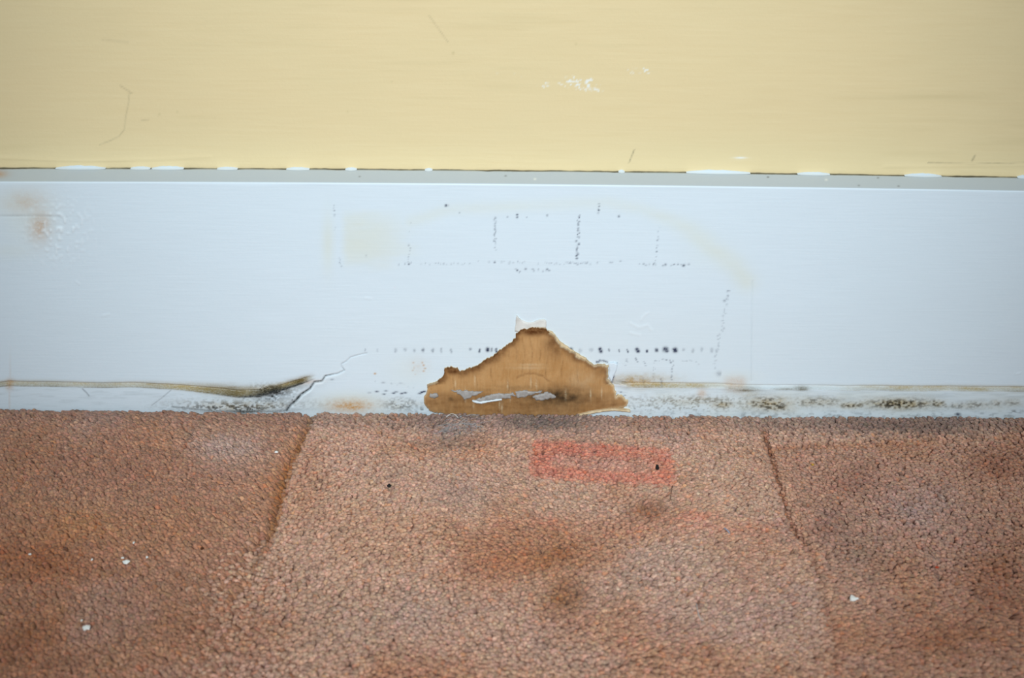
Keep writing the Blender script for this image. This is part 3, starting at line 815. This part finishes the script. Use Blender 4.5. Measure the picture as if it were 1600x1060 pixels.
tint(.8 * leftside, (168, 127, 100))
tint(.55 * rightside, (172, 134, 111))
tint(.9 * sstep(.45, .75, n1) * .55, (176, 129, 93))
tint(.4 * sstep(.55, .8, fbm(TX * 18, TY * 18, 61)), (174, 151, 141))
for cx, cy, rx, ry, c, s in ((860, 860, 75, 40, (156, 107, 66), .6), (1010, 795, 40, 22, (146, 105, 77), .6), (760, 870, 60, 40, (170, 116, 79), .55), (880, 930, 40, 30, (150, 107, 68), .6), (600, 820, 90, 60, (196, 165, 139), .5),
                             (360, 700, 60, 30, (184, 162, 148), .7), (120, 820, 90, 30, (180, 134, 95), .6), (60, 880, 90, 40, (158, 101, 59), .55), (1330, 740, 70, 30, (156, 118, 98), .5), (1300, 810, 30, 30, (140, 114, 100), .55),
                             (1350, 850, 40, 50, (148, 127, 113), .5), (1440, 790, 60, 40, (172, 149, 139), .6), (1560, 720, 60, 30, (150, 105, 79), .5), (1470, 985, 90, 40, (150, 103, 70), .6), (1560, 900, 60, 90, (152, 107, 77), .5),
                             (1120, 760, 60, 60, (198, 169, 145), .5), (1050, 880, 60, 50, (186, 162, 143), .5), (650, 950, 60, 40, (178, 156, 141), .5), (520, 960, 80, 50, (176, 154, 136), .5), (270, 960, 130, 60, (156, 116, 86), .4),
                             (200, 730, 160, 40, (160, 118, 93), .4), (540, 700, 60, 40, (192, 160, 139), .4), (40, 1020, 80, 50, (146, 96, 61), .5), (640, 1040, 80, 30, (172, 121, 86), .5), (1100, 820, 200, 14, (196, 127, 100), .2)):
    tint(1.35 * s * blob(px, py, cx, cy, rx, ry) * (.4 + 1.2 * n2), c)
tint(.75 * groove * sstep(.3, .6, n2 + .2), (150, 103, 52)); tint(.75 * grooveR, (140, 92, 56)); tint(.45 * np.exp(-((dR - 11) / 6) ** 2) * rightside * (1 - sstep(.6, 1, fR)), (196, 160, 130)); tint(.8 * grooveT, (174, 123, 84))
tint(.5 * np.exp(-((dL - 9) / 6) ** 2) * (~leftside), (196, 167, 145))
# soiled band of pile along the skirting
soil = sstep(-.030, -.004, TY) * (.45 + .9 * n2) * (.45 + .55 * blob(px, px * 0, 800, 0, 260, 1) + .35 * (px > 1150))
tint(.85 * soil, (122, 110, 102))
tint(.8 * blob(px, py, 850, 660, 60, 9) * (.4 + n2), (98, 94, 88)); tint(.6 * blob(px, py, 705, 668, 45, 16) * (.4 + n2), (132, 127, 125)); tint(.4 * blob(px, py, 695, 690, 40, 12), (116, 110, 98)); tint(.7 * blob(px, py, 1430, 664, 110, 12), (112, 99, 91)); tint(.4 * blob(px, py, 720, 760, 50, 26), (150, 134, 127))
# coral rectangle, print transferred to the pile
qx = (px - 829) / 220.0; ytop = 682 + qx * 12; qy = (py - ytop) / (56 + 6 * qx)
ins = sstep(-.02, .02, qx) * (1 - sstep(.98, 1.02, qx)) * sstep(-.04, .06, qy) * (1 - sstep(.92, 1.06, qy))
inner = sstep(.12, .2, qx) * (1 - sstep(.82, .92, qx)) * sstep(.25, .4, qy) * (1 - sstep(.6, .75, qy))
tint(ins * (.62 - .36 * inner) * (.65 + .6 * n4), (206, 122, 98))
for cx, cy, rx, ry in ((1090, 803, 20, 5), (860, 810, 30, 7), (790, 816, 14, 6), (1060, 805, 30, 6)):
    tint(.35 * blob(px, py, cx, cy, rx, ry) * n4 * 1.6, (206, 112, 84))
base *= (1 + rs.normal(0, .14, nT))[:, None]
base *= (1 + rs.normal(0, .03, (nT, 3)))
odd = rs.uniform(size=nT); base[odd > .95] *= np.array([1.08, .92, .80]); base[odd < .06] *= np.array([.84, .85, .86]); base[(odd > .06) & (odd < .14)] *= 1.16
base = np.clip(base * np.array([1.24, 1.02, .98]), .01, .9)
# geometry: five-sided yarn ends
NS = 5
ang0 = rs.uniform(0, 2 * math.pi, nT); RT = 0.00172 * rs.uniform(.82, 1.18, nT); RT[nFine:] *= 1.8
prof = ((0.0, .85, 0.0), (.78, 1.0, .6), (.94, .74, .9))          # height fraction, radius, lean fraction
V = np.zeros((nT, NS * 3 + 1, 3))
zb = -0.0085
for r, (hf, rf, lf) in enumerate(prof):
    for s in range(NS):
        a = ang0 + 2 * math.pi * s / NS + .55 * r
        jit = rs.uniform(.8, 1.2, nT)
        V[:, r * NS + s, 0] = TX + LX * H * lf + np.cos(a) * RT * rf * jit
        V[:, r * NS + s, 1] = TY + LY * H * lf + np.sin(a) * RT * rf * jit
        V[:, r * NS + s, 2] = zb + H * hf + rs.uniform(-.0003, .0003, nT) * (r > 0)
V[:, -1, 0] = TX + LX * H; V[:, -1, 1] = TY + LY * H; V[:, -1, 2] = zb + H * (1.04 - .12 * np.hypot(LX, LY))
V[:, :, 1] = np.minimum(V[:, :, 1], np.where(V[:, :, 1] > -0.0002, -0.0002 - 0 * V[:, :, 1], V[:, :, 1]))
tri = []
for r in range(2):
    for s in range(NS):
        a, b = r * NS + s, r * NS + (s + 1) % NS; c, d = b + NS, a + NS
        tri += [(a, b, c), (a, c, d)]
for s in range(NS):
    tri.append((2 * NS + s, 2 * NS + (s + 1) % NS, 3 * NS))
tri = np.array(tri)
nv = NS * 3 + 1
T = (tri[None] + (np.arange(nT) * nv)[:, None, None]).reshape(-1, 3)
me = np_mesh('carpet_pile', V.reshape(-1, 3), T)
set_attr(me, 'tint', np.repeat(base, nv, axis=0))
pile = link('carpet_pile', me, M_PILE, floor); tag(pile, kind='stuff')


# ------------------------------------------------------------------ crumbs, grit and lint on the carpet
def rise(x): return 0.0019 * min(1.44, (x / .37) ** 2) - 0.0006


def crumb(name, label, cat, qx, qy, size, mat, seed, group=None, lobes=1, flat=.6):
    c = on_floor(qx, qy, 0.0)
    px_m = np.dot(c - CAM, Fv) / FPX
    R = size * px_m * .5
    r = random.Random(seed); bm = bmesh.new()
    for l in range(lobes):
        off = Vector((r.uniform(-.9, .9), r.uniform(-.6, .6), 0)) * R * (0 if l == 0 else 1)
        g = bmesh.ops.create_icosphere(bm, subdivisions=2, radius=R * (1 if l == 0 else .75))
        st = Vector((r.uniform(.7, 1.2), r.uniform(.7, 1.2), flat * r.uniform(.8, 1.2)))
        ph = [r.uniform(0, 6) for _ in range(6)]
        for v in g['verts']:
            n = v.co.normalized()
            k = 1 + .22 * math.sin(3.1 * n.x + ph[0]) + .2 * math.sin(4.3 * n.y + ph[1]) + .16 * math.sin(5.7 * n.z + ph[2]) + r.uniform(-.08, .08)
            v.co = Vector((v.co.x * st.x, v.co.y * st.y, v.co.z * st.z)) * k + off
    me = bpy.data.meshes.new(name); bm.to_mesh(me); bm.free()
    o = link(name, me, mat, None, (c[0], c[1], rise(c[0]) + R * flat * .7))
    tag(o, label, cat, group)
    return o


G = 'white plaster crumbs dropped on the carpet'
crumb('plaster_crumb', 'large white plaster crumb lying alone on the right of the carpet', 'crumb', 1333, 937, 10, M_CRUMB, 1, G, 3)
crumb('plaster_crumb', 'small white plaster crumb beside the left groove in the carpet', 'crumb', 432, 707, 6, M_CRUMB, 2, G)
crumb('plaster_crumb', 'white plaster crumb nearest the lower left corner of the carpet', 'crumb', 133, 983, 10, M_CRUMB, 3, G, 2, .4)
crumb('plaster_crumb', 'tiny white crumb just behind the crumb nearest the lower left corner', 'crumb', 128, 971, 4, M_CRUMB, 4, G)
crumb('plaster_crumb', 'biggest white crumb of the loose cluster on the left of the carpet', 'crumb', 197, 880, 8, M_CRUMB, 5, G, 2, .5)
crumb('plaster_crumb', 'tiny white crumb touching the biggest one of the left cluster', 'crumb', 192, 873, 4.5, M_CRUMB, 6, G)
crumb('plaster_crumb', 'small white crumb at the right end of the left cluster', 'crumb', 230, 872, 4.5, M_CRUMB, 7, G)
crumb('plaster_crumb', 'small white crumb at the back of the left cluster, nearest the wall', 'crumb', 209, 849, 4.5, M_CRUMB, 8, G, 1, .4)
crumb('plaster_crumb', 'faint white crumb at the left end of the left cluster', 'crumb', 144, 876, 4, M_CRUMB, 9, G)
crumb('plaster_crumb', 'leftmost white crumb on the carpet, close to the left frame edge', 'crumb', 47, 868, 4, M_CRUMB, 10, G)
crumb('plaster_crumb', 'tiny white crumb in the grey fluff below the cardboard scrap', 'crumb', 739, 678, 4, M_CRUMB, 12, G)
crumb('grit_speck', 'round black speck of grit on the carpet left of the coral rectangle', 'speck', 608, 760, 7, M_BLACK, 13, None, 1, .8)
crumb('grit_speck', 'dark speck of grit on the right end of the coral rectangle', 'speck', 1027, 731, 7, M_BLACK, 14, None, 1, .8)
crumb('grit_speck', 'dark brown speck of grit on the left part of the carpet', 'speck', 315, 858, 5, M_BROWN, 15)
crumb('grit_speck', 'ochre yellow speck on the carpet right of the right groove', 'speck', 1270, 727, 4, M_OCHRE, 16)
crumb('grit_speck', 'red speck on the right of the carpet behind the large white crumb', 'speck', 1464, 888, 4.5, M_RED, 17)


def fibre_bm(bm, pts, r, sides=5):
    prev = None
    for i, p in enumerate(pts):
        t = (Vector(pts[min(i + 1, len(pts) - 1)]) - Vector(pts[max(i - 1, 0)])).normalized()
        a = t.cross(Vector((0, 0, 1))); a = a.normalized() if a.length > 1e-6 else Vector((1, 0, 0)); b = t.cross(a)
        rr = r * (.6 if i in (0, len(pts) - 1) else 1)
        ring = [bm.verts.new(Vector(p) + (a * math.cos(q) + b * math.sin(q)) * rr) for q in (2 * math.pi * s / sides for s in range(sides))]
        if prev:
            for s in range(sides):
                bm.faces.new((prev[s], prev[(s + 1) % sides], ring[(s + 1) % sides], ring[s]))
        else: bm.faces.new(ring[::-1])
        prev = ring
    bm.faces.new(prev)


def lint(name, label, cat, pxs, r, mat, lift=.0008):
    ctr = on_floor(*pxs[0]); base_ = Vector((ctr[0], ctr[1], rise(ctr[0])))
    pts = []
    for i, q in enumerate(pxs):
        p = on_floor(*q); pts.append(Vector((p[0], p[1], rise(p[0]) + lift * (1 + .5 * math.sin(i * 1.7)))) - base_)
    sm = []
    for i in range(len(pts) - 1):
        p0_, p1_, p2_, p3_ = pts[max(i - 1, 0)], pts[i], pts[i + 1], pts[min(i + 2, len(pts) - 1)]
        for k in range(5):
            t = k / 5
            sm.append(.5 * ((2 * p1_) + (-p0_ + p2_) * t + (2 * p0_ - 5 * p1_ + 4 * p2_ - p3_) * t * t + (-p0_ + 3 * p1_ - 3 * p2_ + p3_) * t ** 3))
    sm.append(pts[-1])
    bm = bmesh.new(); fibre_bm(bm, sm, r)
    me = bpy.data.meshes.new(name); bm.to_mesh(me); bm.free()
    me.polygons.foreach_set('use_smooth', [True] * len(me.polygons))
    return tag(link(name, me, mat, None, base_), label, cat)


lint('lint_thread', 'short blue-grey lint thread on the carpet left of the right groove', 'thread', [(1131, 827), (1135, 831), (1140, 835)], .0004, M_LINTB, .0012)
lint('lint_thread', 'pale curved hair on the carpet low down, right of centre', 'thread', [(1088, 945), (1090, 958), (1094, 968), (1103, 973)], .00018, M_LINT, .0012)
lint('lint_thread', 'fine dark hair by the front of the coral rectangle', 'thread', [(1051, 760), (1049, 772), (1048, 782), (1060, 783)], .00016, M_BROWN, .0012)

# grey fluff below the card
bm = bmesh.new(); r = random.Random(4)
c0 = on_floor(715, 668); b0 = Vector((c0[0], c0[1], rise(c0[0])))
for k in range(46):
    qx, qy = 712 + r.gauss(0, 24), 664 + r.gauss(0, 10)
    qy = max(qy, 651)
    a = r.uniform(0, 6.28); pts = []
    for i in range(6):
        p = on_floor(qx, qy); pts.append(Vector((p[0], p[1], .0005 + .0012 * r.random())))
        qx += math.cos(a) * 5; qy += math.sin(a) * 2.6; qy = max(qy, 650); a += r.uniform(-.7, .7)
    fibre_bm(bm, [p - Vector((c0[0], c0[1], 0)) for p in pts], r.uniform(.00008, .00018), 3)
me = bpy.data.meshes.new('dust_fluff'); bm.to_mesh(me); bm.free()
tag(link('dust_fluff', me, M_DUST, None, b0), 'wispy grey dust fluff on the pile below the cardboard scrap', 'dust')
lint('paper_sliver', 'thin white paper sliver on the pile under the cardboard scrap', 'paper', [(697, 655), (704, 652), (710, 650), (716, 654)], .00022, M_CRUMB, .002)
